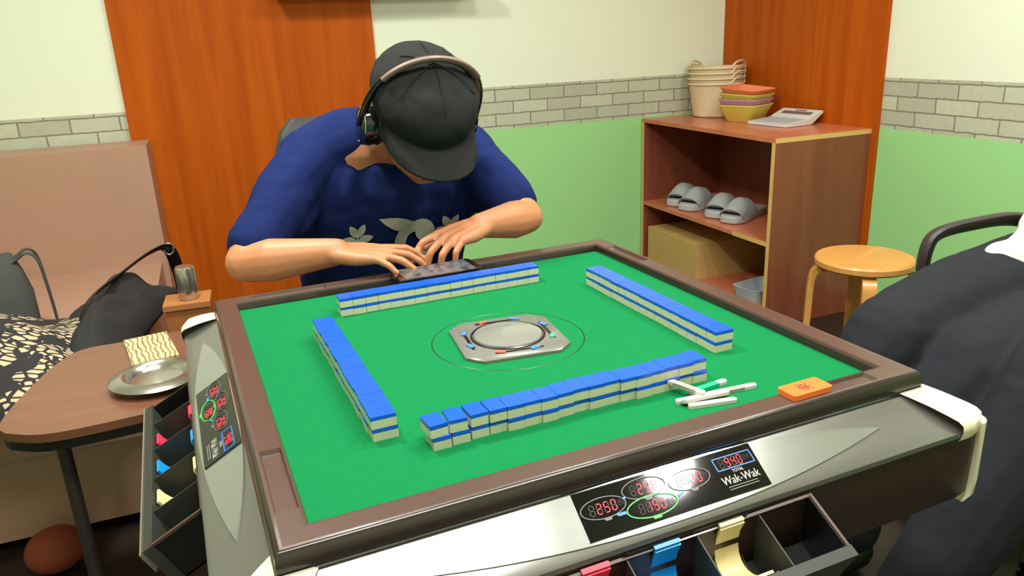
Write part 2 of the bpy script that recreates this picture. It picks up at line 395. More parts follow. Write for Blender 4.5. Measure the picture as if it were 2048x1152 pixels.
for k in range(4):
    bm = B(); fbox_quad(bm, lens_poly(), -.001, .0018, k); tag(link('silver_plate', bm, M['silver'], tb, bev=.0005, seg=1), 'bright silver lens-shaped plate')
    bm = B(); fbox_quad(bm, [(-.1045, .075), (.1145, .085), (.1115, .885), (-.1065, .885)], .001, .0033, k)
    dp = tag(link('display_panel', bm, M['glass_black'], tb), 'glossy black score display')
    if k > 1: continue
    RD = [(-.078, .43, '250', 'left'), (-.0274, .31, '250', 'upper left'), (.0252, .40, '250', 'upper right'), (-.0278, .635, '190', 'lower green-ringed'), (.082, .315, '940', 'blue-framed total')]
    for (cu, cv, txt, wh) in RD:
        bml, bmo = B(), B(); tot = txt == '940'; x = cu-.0125; stp = .0078 if tot else .0082
        for ch in ' '+txt:
            digit(ch, x, cv, .0046 if tot else .0048, .0100 if tot else .0105, bml, bmo, k); x += stp
        for j in range(2): digit(' ', x-.0012+j*.0048, cv-.01, .0026, .0055, bml, bmo, k)
        tag(link('score_digits', bml, M['led'], dp, smooth=False), 'lit red seven-segment %s in the %s readout' % (txt, wh))
        tag(link('unlit_segments', bmo, M['led_off'], dp, smooth=False), 'dark unlit segments of the %s readout' % wh)
        if wh in ('left', 'upper left', 'upper right'):
            bm = B(); ring_mesh(bm, cu, cv, .0245, .165, .0009, k); fbox_quad(bm, [(cu-.005, cv+.17), (cu+.005, cv+.17), (cu+.003, cv+.215), (cu-.003, cv+.215)], .0033, .004, k)
            tag(link('score_ring', bm, M['ring_grey'], dp, smooth=False), 'grey oval ring')
    bm = B(); ring_mesh(bm, -.0278, .635, .0285, .165, .0012, k); fbox_quad(bm, [(-.0345, .795), (-.0225, .795), (-.0245, .85), (-.0325, .85)], .0033, .004, k)
    tag(link('score_ring', bm, M['ring_green'], dp, smooth=False), 'green oval ring round the fourth score')
    bm = B()
    u0, u1, v0, v1, t, tv = .0605, .1095, .195, .435, .0011, .018
    for q in ([(u0, v0), (u1, v0), (u1, v0+tv), (u0, v0+tv)], [(u0, v1-tv), (u1, v1-tv), (u1, v1), (u0, v1)], [(u0, v0), (u0+t, v0), (u0+t, v1), (u0, v1)], [(u1-t, v0), (u1, v0), (u1, v1), (u1-t, v1)],
              ): fbox_quad(bm, q, .0033, .004, k)
    bmesh.ops.remove_doubles(bm, verts=bm.verts[:], dist=.00001)
    tag(link('total_frame', bm, M['ring_blue'], dp, smooth=False), 'blue box round 940')
    for q in ([(-.0690, .59), (-.058, .585), (-.057, .635), (-.0665, .635)], [(.0035, .585), (.0125, .56), (.0105, .60), (.0045, .635)], [(-.0545, .37), (-.051, .35), (-.0515, .40), (-.0525, .40)]):
        bm = B(); fbox_quad(bm, q, .0033, .004, k); tag(link('seat_arrow', bm, M['ring_blue'], dp, smooth=False), 'small blue arrow')
    bm = B()
    for v0_, in ((.730,), (.775,)): fbox_quad(bm, [(.0625, v0_), (.0995, v0_), (.0995, v0_+.009), (.0625, v0_+.009)], .0033, .0036, k)
    for body, sz, u, v in (('Wak-Wak', .0112, .0822, .625), ('TOTAL', .0045, .084, .485)):
        me = text_mesh(body, sz); t2 = bmesh.new(); t2.from_mesh(me); bpy.data.meshes.remove(me)
        for vv in t2.verts:
            x, y = vv.co.x, vv.co.y; x *= 1.0; bx_ = x+.12*y
            vv.co = side(k) @ F(u+bx_, v-y*1.15/.0628, .0036)
        mm = bpy.data.meshes.new('x'); t2.to_mesh(mm); t2.free(); bm.from_mesh(mm); bpy.data.meshes.remove(mm)
        if body == 'Wak-Wak':
            r = bmesh.ops.duplicate(bm, geom=bm.verts[:]+bm.edges[:]+bm.faces[:])
            for g in r['geom']:
                if isinstance(g, bmesh.types.BMVert): g.co += side(k).to_3x3() @ V((.00022, 0, 0))
    tag(link('maker_lettering', bm, M['print_white'], dp, smooth=False), 'pale grey Wak-Wak lettering with two fine lines')
# drawers, open on the near and left sides
M['cup_red'] = mat('cup_red', (214, 50, 84), .4); M['cup_blue'] = mat('cup_blue', (20, 140, 214), .35); M['cup_cream'] = mat('cup_cream', (222, 206, 150), .35)
M['tray'] = mat('drawer_grey', (44, 46, 40), .5)
def drawer(k):
    Md = side(k) @ Matrix.Translation((0, -.440, .683)) @ Matrix.Rotation(math.radians(27), 4, 'X')
    X0, X1, D, Hh = -.215, .157, .064, .058
    bm = B(); th = .0025
    box(bm, X0, X1, -D, .0, -Hh, -Hh+th, Md); box(bm, X0, X0+th, -D, 0, -Hh, 0, Md); box(bm, X1-th, X1, -D, 0, -Hh, 0, Md); box(bm, X0, X1, -.002, .001, -Hh, 0, Md)
    dr = link('drawer', bm, M['black'], tb)
    bm = B(); box(bm, X0-.006, X1+.004, -D-.011, -D+.001, -Hh, .0015, Md); tag(link('drawer_front', bm, M['tray'], dr, bev=.002), 'dull grey-green drawer front lip')
    for x in (-.152, -.072, .010, .088):
        bm = B(); box(bm, x-.0008, x+.0008, -D, 0, -Hh, -.001, Md); link('divider', bm, M['tray'], dr)
    bm = B(); box(bm, X1-.001, X1+.0025, -D, 0, -.002, .0015, Md); box(bm, X0, X1, -.003, .0005, -.002, .001, Md); link('drawer_edge', bm, M['rim'], dr)
    for x0, x1, mt, lb in ((-.122, -.092, 'cup_red', 'red curved stick scoop'), (-.042, -.012, 'cup_blue', 'blue curved stick scoop'), (.036, .066, 'cup_cream', 'cream curved stick scoop')):
        bm = B(); rings = []
        for i in range(13):
            a = PI*i/12; r = .0285
            y, z = -.032+r*math.cos(a), -.004-r*math.sin(a)*1.5; y2, z2 = -.032+(r-.003)*math.cos(a), -.004-(r-.003)*math.sin(a)*1.5
            if i == 0: z += .005; z2 += .005
            rings.append([Md @ V(p) for p in ((x0, y, z), (x1, y, z), (x1, y2, z2), (x0, y2, z2))])
        loft(bm, rings); sc = tag(link('scoop', bm, M[mt], dr), lb)
        bm = B(); box(bm, x0, x1, -.0045, .0008, -.002, .004, Md); tag(link('scoop_tab', bm, M[mt], sc, bev=.001), lb+' tab')
        bm = B(); tube(bm, [Md @ V((x1+.006, -.032+.0285*math.cos(PI*i/12), -.006-.0285*1.5*math.sin(PI*i/12))) for i in range(13)], .0012, 6); link('scoop_guide', bm, M['rim'], sc)
    if k == 1:
        bm = B(); box(bm, X0-.006, X1+.012, -D-.0125, -D-.0105, -Hh*.4, .004, Md)
        for i in range(24):
            x = X0+.006+i*.0158; box(bm, x, x+.006, -D-.0145, -D-.012, -Hh*.25, -.004, Md)
        tag(link('drawer_rack_strip', bm, M['steel'], dr), 'grey notched metal strip along the drawer lip')
drawer(0); drawer(1)
for k in (0, 1):
    bm = B(); loft(bm, [[side(k) @ V(p) for p in ((-.075+x*.0, -.4385-d, .688-z), (.075, -.4385-d, .688-z), (.06, -.4385, .676-z), (-.06, -.4385, .676-z))] for x, d, z in ((0, 0, 0), (0, .004, 0))])
    link('drawer_grip', bm, M['rimdark'], tb)
# centre console
bm = B(); oc = []
for i in range(4):
    a = PI/4+i*PI/2-.13
    for d in (-.16, .16): oc.append((.095*math.cos(a+d), .095*math.sin(a+d)))
oc2 = [(x*.93, y*.93) for x, y in oc]
loft(bm, [[(x, y, ZF-.005) for x, y in oc], [(x, y, ZF+.004) for x, y in oc], [(x*.97, y*.97, ZF+.006) for x, y in oc]])
M['console'] = mat('console_smoke', (112, 112, 104), .25, coat=.4); M['dome'] = mat('dome_smoke', (126, 128, 120), .1, coat=.6)
cc = tag(link('centre_console', bm, M['console'], tb, bev=.001), 'translucent grey dice console in the middle of the felt')
bm = B(); lathe(bm, [(.052, ZF+.0055), (.050, ZF+.009), (.040, ZF+.0125), (.022, ZF+.0145), (.004, ZF+.015)], 40); link('dice_dome', bm, M['dome'], cc)
bm = B(); lathe(bm, [(.053, ZF+.006), (.0555, ZF+.0075), (.053, ZF+.0085)], 40, caps=False); link('dome_ring', bm, M['rimdark'], cc)
bm = B(); lathe(bm, [(.1115, ZF+.0001), (.1122, ZF+.0004), (.1129, ZF+.0001)], 60, caps=False); link('felt_seam', bm, M['rimdark'], cc)
M['btn_blue'] = mat('button_blue', (70, 120, 190), .4); M['btn_red'] = mat('button_red', (200, 90, 70), .4); M['btn_green'] = mat('button_green', (60, 170, 140), .4)
for i in range(8):
    a = -.13+i*PI/4+.35; r = .066; mt = ['btn_blue', 'btn_blue', 'btn_red', 'btn_blue', 'btn_blue', 'btn_red', 'btn_blue', 'btn_green'][i]
    bm = B(); box(bm, -.007, .007, -.0035, .0035, ZF+.005, ZF+.008, Matrix.Rotation(a, 4, 'Z') @ Matrix.Translation((r, 0, 0)) @ Matrix.Rotation(PI/2, 4, 'Z'))
    tag(link('console_button', bm, M[mt], cc, bev=.001), mt.split('_')[1]+' console button')
for k in range(4):
    Mx = side(k) @ Matrix.Rotation(-.13, 4, 'Z'); bm = B(); box(bm, -.035, .035, -.0625, -.058, ZF+.005, ZF+.0068, Mx)
    link('console_slot', bm, M['rimdark'], cc)

# ---------------------------------------------------------------- tiles: 4 walls x 17 stacks x 2
TW, TL, TH = .0211, .0292, .0150
bmt = B(); box(bmt, -TW/2+.0002, TW/2-.0002, -TL/2, TL/2, 0, TH*.70)
t0 = link('mahjong_tile', bmt, M['tile_face'], bev=.0014)
bmt = B(); box(bmt, -TW/2+.0002, TW/2-.0002, -TL/2, TL/2, TH*.66, TH-.0002)
tbk = tag(link('tile_back', bmt, M['tile_back'], t0, bev=.0016), 'bright blue tile back')
WN = ['near', 'left', 'far', 'right']; ORD = ['first', 'second', 'third', 'fourth', 'fifth', 'sixth', 'seventh', 'eighth', 'ninth', 'tenth', 'eleventh', 'twelfth', 'thirteenth', 'fourteenth', 'fifteenth', 'sixteenth', 'seventeenth']
first = True
for k in range(4):
    for i in range(17):
        for l in range(2):
            if first: t = t0; first = False
            else: t = copy_tree(t0)
            x = (i-8)*TW + (-.0165, .028, .019, -.011)[k]
            y = -.2405+.0 if k != 0 else -.2405
            jx = random.uniform(-.0002, .0002); jy = random.uniform(-.0007, .0007); ja = random.uniform(-.012, .012)
            if k == 0:
                jy = random.uniform(-.0015, .0015)+.0015*math.sin(i*.9)
                if i < 3: x -= [.0085, .005, .002][i]*(1 if l else .6); jy -= [.002, .001, 0][i]; ja += [.10, -.03, .03][i]*l
            # the drawn tiles are turned with the side they belong to
            p = side(k) @ V((x+jx, y+jy, ZF+l*TH))
            t.location = p; t.rotation_euler = (0, 0, -PI/2*k+ja)
            end = {0: 'left', 1: 'far', 2: 'right', 3: 'near'}[k]
            tag(t, 'blue-backed ivory mahjong tile, %s layer of the %s wall, %s from its %s end' % ('upper' if l else 'lower', WN[k], ORD[i], end), 'mahjong tile', 'mahjong tiles in the four double-stacked walls')

# point sticks
def stick(p0, p1, z, label, band=None, roll=0, dz=0):
    a, b = V((p0[0]+.007, p0[1], 0)), V((p1[0]+.007, p1[1], 0)); c = (a+b)/2; ang = math.atan2(b.y-a.y, b.x-a.x); L_ = (b-a).length
    bm = B(); Mx = Matrix.Rotation(dz, 4, 'Y')
    prism(bm, rrect(-L_/2, L_/2, -.0042, .0042, .0035, 4), 0, .0042)
    for v in bm.verts: v.co = Mx @ v.co
    o = link('scoring_stick', bm, M['stick'], loc=(c.x, c.y, z), rot=(0, 0, ang), bev=.0008)
    tag(o, label, 'scoring stick', 'scoring sticks in a pile by the near wall')
    if band:
        bm = B(); box(bm, -.016, .016, -.00435, .00435, -.00015, .00435)
        for v in bm.verts: v.co = Mx @ v.co
        tag(link('stick_band', bm, M[band], o), 'green band' if band == 'band_green' else 'grey band')
    return o
M['stick'] = mat('stick_white', (214, 208, 200), .35); M['band_green'] = mat('band_green', (30, 170, 120), .35); M['band_grey'] = mat('band_grey', (150, 146, 144), .4)
stick((.090, -.306), (.150, -.318), ZF, 'white scoring stick lying lowest and nearest to the rim')
stick((.084, -.290), (.152, -.297), ZF, 'white scoring stick lying flat at the left of the pile')
stick((.112, -.277), (.172, -.271), ZF, 'white scoring stick with a green band at the back of the pile', 'band_green')
stick((.128, -.292), (.196, -.298), ZF, 'white scoring stick sticking out to the right of the pile', 'band_grey')
stick((.086, -.298), (.150, -.304), ZF+.0046, 'white scoring stick on the second layer of the pile')
stick((.098, -.252), (.116, -.302), ZF+.0092, 'white scoring stick lying across the top with its end by the tiles', 'band_grey', dz=.02)
# orange dealer marker on the rim
M['orange'] = mat('orange_plastic', (236, 112, 44), .4, noise=.03)
bm = B(); prism(bm, rrect(-.0295, .0295, -.0145, .0145, .004), 0, .0065)
dm = tag(link('dealer_marker', bm, M['orange'], loc=(.221, -.3600, .7552), rot=(0, 0, .02), bev=.001), 'orange rectangular dealer marker lying on the near rim', 'marker')
me = text_mesh('東', .019); me.materials.append(mat('marker_ink', (104, 44, 40), .6))
o = bpy.data.objects.new('marker_character', me); COL.objects.link(o); o.parent = dm; o.location = (0, 0, .0067); o.rotation_euler = (0, 0, PI/2); o['label'] = 'dark red-brown character printed on the marker'
# phone lying on the far rim
M['phone'] = mat('phone_black', (16, 16, 18), .15, coat=.5)
def screen_mat():
    m = bpy.data.materials.new('phone_screen'); m.use_nodes = True; N = m.node_tree.nodes; L = m.node_tree.links; b = N['Principled BSDF']; b.inputs['Roughness'].default_value = .1
    tc = N.new('ShaderNodeTexCoord'); v = N.new('ShaderNodeTexVoronoi'); v.inputs['Scale'].default_value = 90; L.new(tc.outputs['Object'], v.inputs[0])
    hs = N.new('ShaderNodeHueSaturation'); hs.inputs['Saturation'].default_value = .45; hs.inputs['Value'].default_value = .5; L.new(v.outputs['Color'], hs.inputs['Color'])
    b.inputs['Base Color'].default_value = (.02, .02, .02, 1); L.new(hs.outputs[0], b.inputs['Emission Color']); b.inputs['Emission Strength'].default_value = .45; return m
ph = empty('mobile_phone', 'black mobile phone with colourful screen lying on the far rim under the player\'s fingers', 'phone', (-.002, .322, .7562), .02)
bm = B(); prism(bm, rrect(-.078, .078, -.038, .038, .010), 0, .0085); link('phone_case', bm, M['phone'], ph, bev=.0015)
bm = B(); prism(bm, rrect(-.066, .066, -.034, .034, .003), .0086, .0090); link('phone_screen', bm, screen_mat(), ph)

# ---------------------------------------------------------------- people
def rotm(axis, ang): return Matrix.Rotation(ang, 3, axis)
def hand(bm, wrist, d, back, thumb_side, curls, spread=.06, sc=1.0, thumb=(.5, .5, .35)):
    wrist = V(wrist); d = V(d).normalized(); back = V(back); back = (back-d*back.dot(d)).normalized(); s = back.cross(d).normalized()*thumb_side
    base = [(.030, .088), (.010, .092), (-.010, .088), (-.028, .080)]      # across, along (index .. little)
    lens = [(.042, .025, .021), (.046, .029, .022), (.043, .027, .021), (.033, .021, .019)]
    for j, ((a, l), ln) in enumerate(zip(base, lens)):
        k0 = wrist + (d*l + s*a)*sc
        limb(bm, [(wrist + s*a*.6*sc - back*.002, .0165*sc), (wrist + (d*l*.55 + s*a*.95)*sc - back*.003, .0145*sc), (k0 - back*.002, .0105*sc)], 10)
        ang = 0; p = k0; side_ax = d.cross(back).normalized(); r = .0092*sc if j < 3 else .0082*sc
        yaw = Matrix.Rotation(0, 3, back); dirn = (d + s*(spread*(1.5-j))).normalized(); ch = [(p, r*1.06)]
        for q, L_ in enumerate(ln):
            ang += curls[j][q]
            dd = dirn*math.cos(ang) - back*math.sin(ang); p = p + dd*L_*sc; ch.append((p, r*(1-.1*(q+1))))
        limb(bm, ch, 10)
    # thumb leaves the side of the palm near its base
    tb0 = wrist + (d*.018 + s*.022)*sc - back*.006; a1, a2, dn = thumb
    d1 = (d*math.cos(a1) + s*math.sin(a1) - back*dn).normalized(); p1 = tb0 + d1*.040*sc
    d2 = (d*math.cos(a2) + s*math.sin(a2)*.6 - back*dn).normalized(); p2 = p1+d2*.030*sc; p3 = p2+d2*.024*sc
    limb(bm, [(tb0, .0150*sc), (p1, .0118*sc), (p2, .0102*sc), (p3, .0085*sc)], 10)

# ---- player across the table: cap, headphones, navy shirt, head bowed over the phone
p1 = empty('person', 'person in dark cap and navy printed t-shirt bent over a phone behind the table', 'person', (0, .86, 0))
PO = V((0, .86, 0))
def w1(x, y, z): return V((x, y, z))-PO
HC = w1(.052, .515, 1.005); FD = V((.02, -.74, -.67)).normalized(); UP = V((.06, -.67, .74)); UP = (UP-FD*UP.dot(FD)).normalized(); SD = FD.cross(UP).normalized()   # SD: to +x or -x
if SD.x < 0: SD = -SD
HM = Matrix((SD, FD, UP)).transposed()
def hp(a, b, c): return HC + SD*a + FD*b + UP*c
bm = B()
ball(bm, hp(0, -.012, .030), .092, (.84, 1.03, .92), HM, 3)                     # skull
ball(bm, hp(0, .030, -.030), .066, (.88, .95, 1.15), HM, 3)                     # face
limb(bm, [(hp(0, .055, -.085), .022), (hp(.03, .02, -.07), .024), (hp(.052, -.02, -.03), .02)]); limb(bm, [(hp(0, .055, -.085), .022), (hp(-.03, .02, -.07), .024), (hp(-.052, -.02, -.03), .02)])
limb(bm, [(hp(0, .088, .012), .008), (hp(0, .106, -.022), .0125)]); ball(bm, hp(.012, .098, -.024), .008); ball(bm, hp(-.012, .098, -.024), .008)
limb(bm, [(hp(-.030, .080, .016), .010), (hp(0, .088, .018), .009), (hp(.030, .080, .016), .010)])  # brow
limb(bm, [(hp(-.018, .084, -.052), .0065), (hp(0, .092, -.051), .007), (hp(.018, .084, -.052), .0065)]); limb(bm, [(hp(-.015, .083, -.062), .006), (hp(0, .090, -.063), .0075), (hp(.015, .083, -.062), .006)])
for s in (-1, 1):
    ball(bm, hp(s*.080, -.012, -.010), .030, (.28, .62, 1.0), HM)
limb(bm, [(hp(0, -.035, -.03), .058), (w1(.03, .60, .985), .058), (w1(.02, .68, .955), .070)])     # neck
limb(bm, [(w1(-.13, .70, .945), .06), (w1(.02, .70, .93), .085), (w1(.17, .70, .93), .06)])
limb(bm, [(w1(.02, .72, .87), .115), (w1(.01, .80, .72), .125), (w1(0, .87, .56), .135)])
SL, EL, WL = w1(-.150, .68, .940), w1(-.318, .505, .780), w1(-.158, .425, .797)
SR, ER, WR = w1(.195, .68, .925), w1(.262, .490, .795), w1(.128, .432, .806)
limb(bm, [(SL, .058), ((SL+EL)/2, .048), (EL, .036), (EL+(WL-EL)*.3, .041), (EL+(WL-EL)*.75, .031), (WL, .026)])
limb(bm, [(SR, .058), ((SR+ER)/2, .048), (ER, .035), (ER+(WR-ER)*.3, .040), (ER+(WR-ER)*.75, .030), (WR, .025)])
hand(bm, WL, (.84, -.42, -.06), (.12, -.15, .98), 1 if V((.12, -.15, .98)).cross(V((.84, -.42, -.06))).y > 0 else -1,
     [(.05, .45, .35), (.12, .45, .35), (.20, .40, .3), (.38, .35, .25)], .16, .95, (.75, .5, .35))
hand(bm, WR, (-.80, -.40, -.05), (-.1, -.2, .97), 1 if V((-.1, -.2, .97)).cross(V((-.80, -.40, -.05))).y > 0 else -1,
     [(.25, .6, .35), (.55, .7, .5), (.6, .8, .6), (.6, .9, .6)], .14, .95, (.7, .5, .35))
# legs under the table
for s, kx in ((-1, -.16), (1, .18)):
    limb(bm, [(w1(s*.10, .90, .50), .085), (w1(kx, .62, .50), .062), (w1(kx, .60, .46), .055), (w1(kx, .66, .28), .052), (w1(kx, .70, .09), .038), (w1(kx, .62, .04), .036), (w1(kx, .55, .03), .03)])
organic('body', bm, M['skin'], p1, .0032, 7)
# t-shirt
bm = B()
limb(bm, [(w1(-.135, .685, .950), .060), (w1(-.05, .70, .965), .070), (w1(.02, .705, .962), .078), (w1(.09, .70, .955), .070), (w1(.19, .685, .932), .064)])
limb(bm, [(w1(-.10, .715, .86), .105), (w1(-.075, .79, .70), .11), (w1(-.06, .87, .52), .11)]); limb(bm, [(w1(.14, .715, .85), .105), (w1(.115, .79, .70), .11), (w1(.09, .87, .52), .11)])
limb(bm, [(w1(.02, .69, .86), .105), (w1(.02, .77, .70), .12), (w1(.01, .86, .52), .13)])
a = SL+(EL-SL)*.82; limb(bm, [(SL, .066), (SL+(EL-SL)*.45, .060), (a, .054)])
a = SR+(ER-SR)*.78; limb(bm, [(SR, .066), (SR+(ER-SR)*.45, .060), (a, .054)])
limb(bm, [(w1(-.15, .70, .90), .07), (w1(-.22, .61, .83), .052)]); limb(bm, [(w1(.20, .70, .88), .065), (w1(.225, .61, .83), .05)])
shirt = organic('t_shirt', bm, M['shirt'], p1, .006, 9, wr=.016, wscale=11)
# trousers and shoes
bm = B()
for s, kx in ((-1, -.16), (1, .18)):
    limb(bm, [(w1(s*.09, .90, .49), .105), (w1(kx, .62, .495), .076), (w1(kx, .60, .45), .070), (w1(kx, .66, .28), .062), (w1(kx, .70, .10), .055)])
organic('trousers', bm, M['trouser'], p1, .008, 6)
bm = B()
for kx in (-.16, .18):
    bm = B(); limb(bm, [(w1(kx, .72, .05), .045), (w1(kx, .62, .045), .042), (w1(kx, .52, .035), .034)])
    organic('shoe', bm, M['black'], p1, .006, 5)
# print on the chest, laid on the shirt
def lay_on(target, polys, name, m, parent, origin_fn, dvec, off=.0035):
    me = target.data; bv = BVHTree.FromPolygons([v.co.copy() for v in me.vertices], [tuple(p.vertices) for p in me.polygons])
    bm = B()
    for poly in polys:
        tmp = B(); f = tmp.faces.new([tmp.verts.new((x, y, 0)) for x, y in poly]); bmesh.ops.triangulate(tmp, faces=[f])
        for _ in range(3):
            es = [e for e in tmp.edges if e.calc_length() > .008]
            if not es: break
            bmesh.ops.subdivide_edges(tmp, edges=es, cuts=1); bmesh.ops.triangulate(tmp, faces=tmp.faces[:])
        mp = {}
        for v in tmp.verts:
            h = bv.ray_cast(origin_fn(v.co.x, v.co.y), dvec)
            mp[v] = bm.verts.new(h[0]+h[1]*off) if h[0] is not None else None
        for f in tmp.faces:
            vs = [mp[v] for v in f.verts]
            if None not in vs: bm.faces.new(vs)
        tmp.free()
    o = link(name, bm, m, parent, auto=False); return o
def annulus(cx, cy, r, w, a0, a1, n=20):
    out = [(cx+r*math.cos(a0+(a1-a0)*i/n), cy+r*math.sin(a0+(a1-a0)*i/n)) for i in range(n+1)]
    return [[out[i], out[i+1], (cx+(out[i+1][0]-cx)*(1-w/r), cy+(out[i+1][1]-cy)*(1-w/r)), (cx+(out[i][0]-cx)*(1-w/r), cy+(out[i][1]-cy)*(1-w/r))] for i in range(n)]
def leaf(cx, cy, l, w, a, n=6):
    P = []
    for i in range(n+1): t = i/n; P.append((l*t, w*math.sin(PI*t)**.8))
    for i in range(1, n): t = 1-i/n; P.append((l*t, -w*math.sin(PI*t)**.8))
    return [(cx+x*math.cos(a)-y*math.sin(a), cy+x*math.sin(a)+y*math.cos(a)) for x, y in P]
polys = annulus(.054, .745, .052, .026, .2, 2*PI*.98)+[leaf(-.027, .806, .10, .016, -.35), leaf(.048, .774, .05, .014, -.7)]
for bx, by, sgn in ((-.072, .764, -1), (.138, .760, 1)):
    for j, a_ in enumerate((PI/2+.5, PI/2-.5, PI/2+1.2, PI/2-1.2)): polys.append(leaf(bx, by-.01*(j//2), .036, .009, a_))
    polys.append(leaf(bx, by-.05, .06, .003, PI/2))
lay_on(shirt, polys, 'shirt_print', M['print'], shirt, lambda x, z: w1(x, .30, z), V((0, 1, 0)))['label'] = 'pale ring and leaf print on the chest'
# cap
bm = B()
ball(bm, hp(0, -.022, .062), .112, (.94, 1.08, .66), HM, 4)
ball(bm, hp(0, -.015, .040), .101, (.97, 1.10, .55), HM, 3)
limb(bm, [(hp(-.05, -.105, .05), .028), (hp(0, -.118, .055), .030), (hp(.05, -.105, .05), .028)])
cap = organic('flat_cap', bm, M['cap'], p1, .0035, 5, wr=.007, wscale=22)
bm = B(); R_ = []
for j, (b0, c0) in enumerate(((0, 0), (1, 0))):
    pass
rings = []
for i in range(15):
    t = -1+2*i/14; x0 = .088*math.sin(t*PI/2*.98); y0 = .086*math.cos(t*PI/2*.9)+.012; y1 = y0+.060*(1-t*t)**.6+.002
    rings.append([hp(x0*.98, y0-.01, .036), hp(x0*1.03, (y0+y1)/2, .033-.006*t*t), hp(x0*1.05, y1, .020-.012*t*t), hp(x0*1.05, y1, .015-.012*t*t), hp(x0, y0-.01, .028)])
loft(bm, rings); link('cap_brim', bm, M['cap'], cap)
bm = B()
for a_ in (0, PI/3, -PI/3):
    tube(bm, [hp(math.sin(a_)*.108*math.sin(q)*.96, -.022+math.cos(a_)*.123*math.sin(q), .064+.0755*math.cos(q)) for q in [-.62+1.6*i/24 for i in range(25)]], .0011, 6)
link('cap_seam', bm, M['cap'], cap)
# hair showing below the cap
bm = B()
for s in (-1, 1): limb(bm, [(hp(s*.078, -.03, .02), .014), (hp(s*.072, -.062, -.02), .018), (hp(s*.045, -.088, -.04), .020), (hp(0, -.10, -.045), .022)])
M['hair'] = mat('black_hair', (22, 18, 17), .7, bump=.6, bscale=300)
organic('hair', bm, M['hair'], p1, .004, 4)
# headphones
hs = empty('headphones', 'black over-ear headphones with a tan padded band worn over the flat cap', 'headphones', tuple(HC+PO))
M['tan'] = mat('tan_pad', (118, 96, 84), .5); M['gloss'] = mat('gloss_black', (20, 20, 22), .15, coat=.6)
def hq(a, b, c): return SD*a + FD*b + UP*c
arc = []
for i in range(33):
    q = PI*i/32; arc.append((-.119*math.cos(q), -.014-.008*math.sin(q), -.005+.155*math.sin(q)**.75))
bm = B(); tube(bm, [hq(*p) for p in arc], .0085, 12, flat=(1.0, .55)); link('headband', bm, M['gloss'], hs)
bm = B(); tube(bm, [hq(p[0]*1.012, p[1]+.004, p[2]+.003) for p in arc[7:26]], .0075, 12, flat=(1.35, .8)); tag(link('band_padding', bm, M['tan'], hs), 'tan padding on the headband')
for s in (-1, 1):
    c = hq(s*.104, -.018, -.012); Mx = Matrix.Translation(c) @ HM.to_4x4() @ Matrix.Rotation(PI/2, 4, 'Y')
    bm = B(); lathe(bm, [(.001, -.016), (.026, -.016), (.036, -.011), (.039, 0), (.037, .010), (.024, .016), (.001, .017)], 28, sx=1.12, sy=.92)
    for v in bm.verts: v.co = Mx @ v.co
    cu_ = link('ear_cup', bm, M['gloss'], hs)
    bm = B(); lathe(bm, [(.022, -.008), (.034, -.009), (.040, -.001), (.034, .009), (.022, .008)], 28, c=(0, 0, -s*.018), sx=1.1, sy=.9, caps=False)
    for v in bm.verts: v.co = Mx @ v.co
    link('ear_cushion', bm, M['black'], cu_)
    bm = B(); lathe(bm, [(.0335, -.0015), (.0365, 0), (.0335, .0015)], 28, c=(0, 0, s*.0125), sx=1.1, sy=.9, caps=False)
    for v in bm.verts: v.co = Mx @ v.co
    tag(link('cup_ring', bm, M['chrome'], cu_), 'shiny ring round the ear cup')

# ---------------------------------------------------------------- chairs
def office_chair(name, label, loc, rz, arms=True, back_h=1.0):
    t = empty(name, label, 'chair', loc, rz)       # faces local -Y
    bm = B(); rings = []
    for z, g in ((.42, .92), (.43, 1), (.475, 1), (.487, .95)): rings.append([(x*g, y*g, z) for x, y in rrect(-.24, .24, -.24, .22, .06)])
    loft(bm, rings); link('seat', bm, M['chair'], t)
    bm = B(); rings = []
    for z, wd, yo in ((.56, .17, .235), (.60, .21, .24), (.75, .225, .25), (.90, .22, .27), (back_h-.03, .20, .285), (back_h, .17, .29)):
        rings.append([(x, y+yo, z) for x, y in rrect(-wd, wd, -.018, .018, .016, 3)])
    loft(bm, rings); link('backrest', bm, M['chair'], t)
    bm = B(); tube(bm, smoothcurve([(0, .10, .415), (0, .24, .42), (0, .285, .50), (0, .275, .62)]), .016, 8, flat=(1.8, .7)); link('back_support', bm, M['black'], t)
    if arms:
        for s in (-1, 1):
            bm = B(); tube(bm, smoothcurve([(s*.24, -.08, .43), (s*.275, -.125, .47), (s*.28, -.145, .56), (s*.28, -.142, .636), (s*.28, -.11, .670), (s*.28, .0, .682), (s*.275, .11, .682), (s*.25, .20, .655), (s*.22, .235, .60)], 8), [.018]*57+[.018]*8, 12, flat=(1.45, .85))
            link('armrest', bm, M['arm'], t)
    bm = B(); lathe(bm, [(.03, .42), (.03, .30), (.022, .30), (.022, .12), (.04, .11), (.04, .075)], 16); link('gas_column', bm, M['chrome'], t)
    for i in range(5):
        a_ = i*2*PI/5+.3; bm = B()
        tube(bm, [(0, 0, .095), (.15*math.cos(a_), .15*math.sin(a_), .085), (.27*math.cos(a_), .27*math.sin(a_), .062)], [.022, .018, .013], 8)
        lg = link('leg', bm, M['black'], t); bm = B()
        bmesh.ops.create_cone(bm, cap_ends=True, segments=20, radius1=.026, radius2=.026, depth=.03, matrix=Matrix.Translation((.27*math.cos(a_), .27*math.sin(a_), .026)) @ Matrix.Rotation(a_+PI/2, 4, 'Z') @ Matrix.Rotation(PI/2, 4, 'Y'))
        link('caster', bm, M['black'], lg, bev=.003)
    return t
office_chair('office_chair', 'dark grey chair behind the bent player, its back showing by the shoulder', (.075, .90, 0), .05, False, .98)

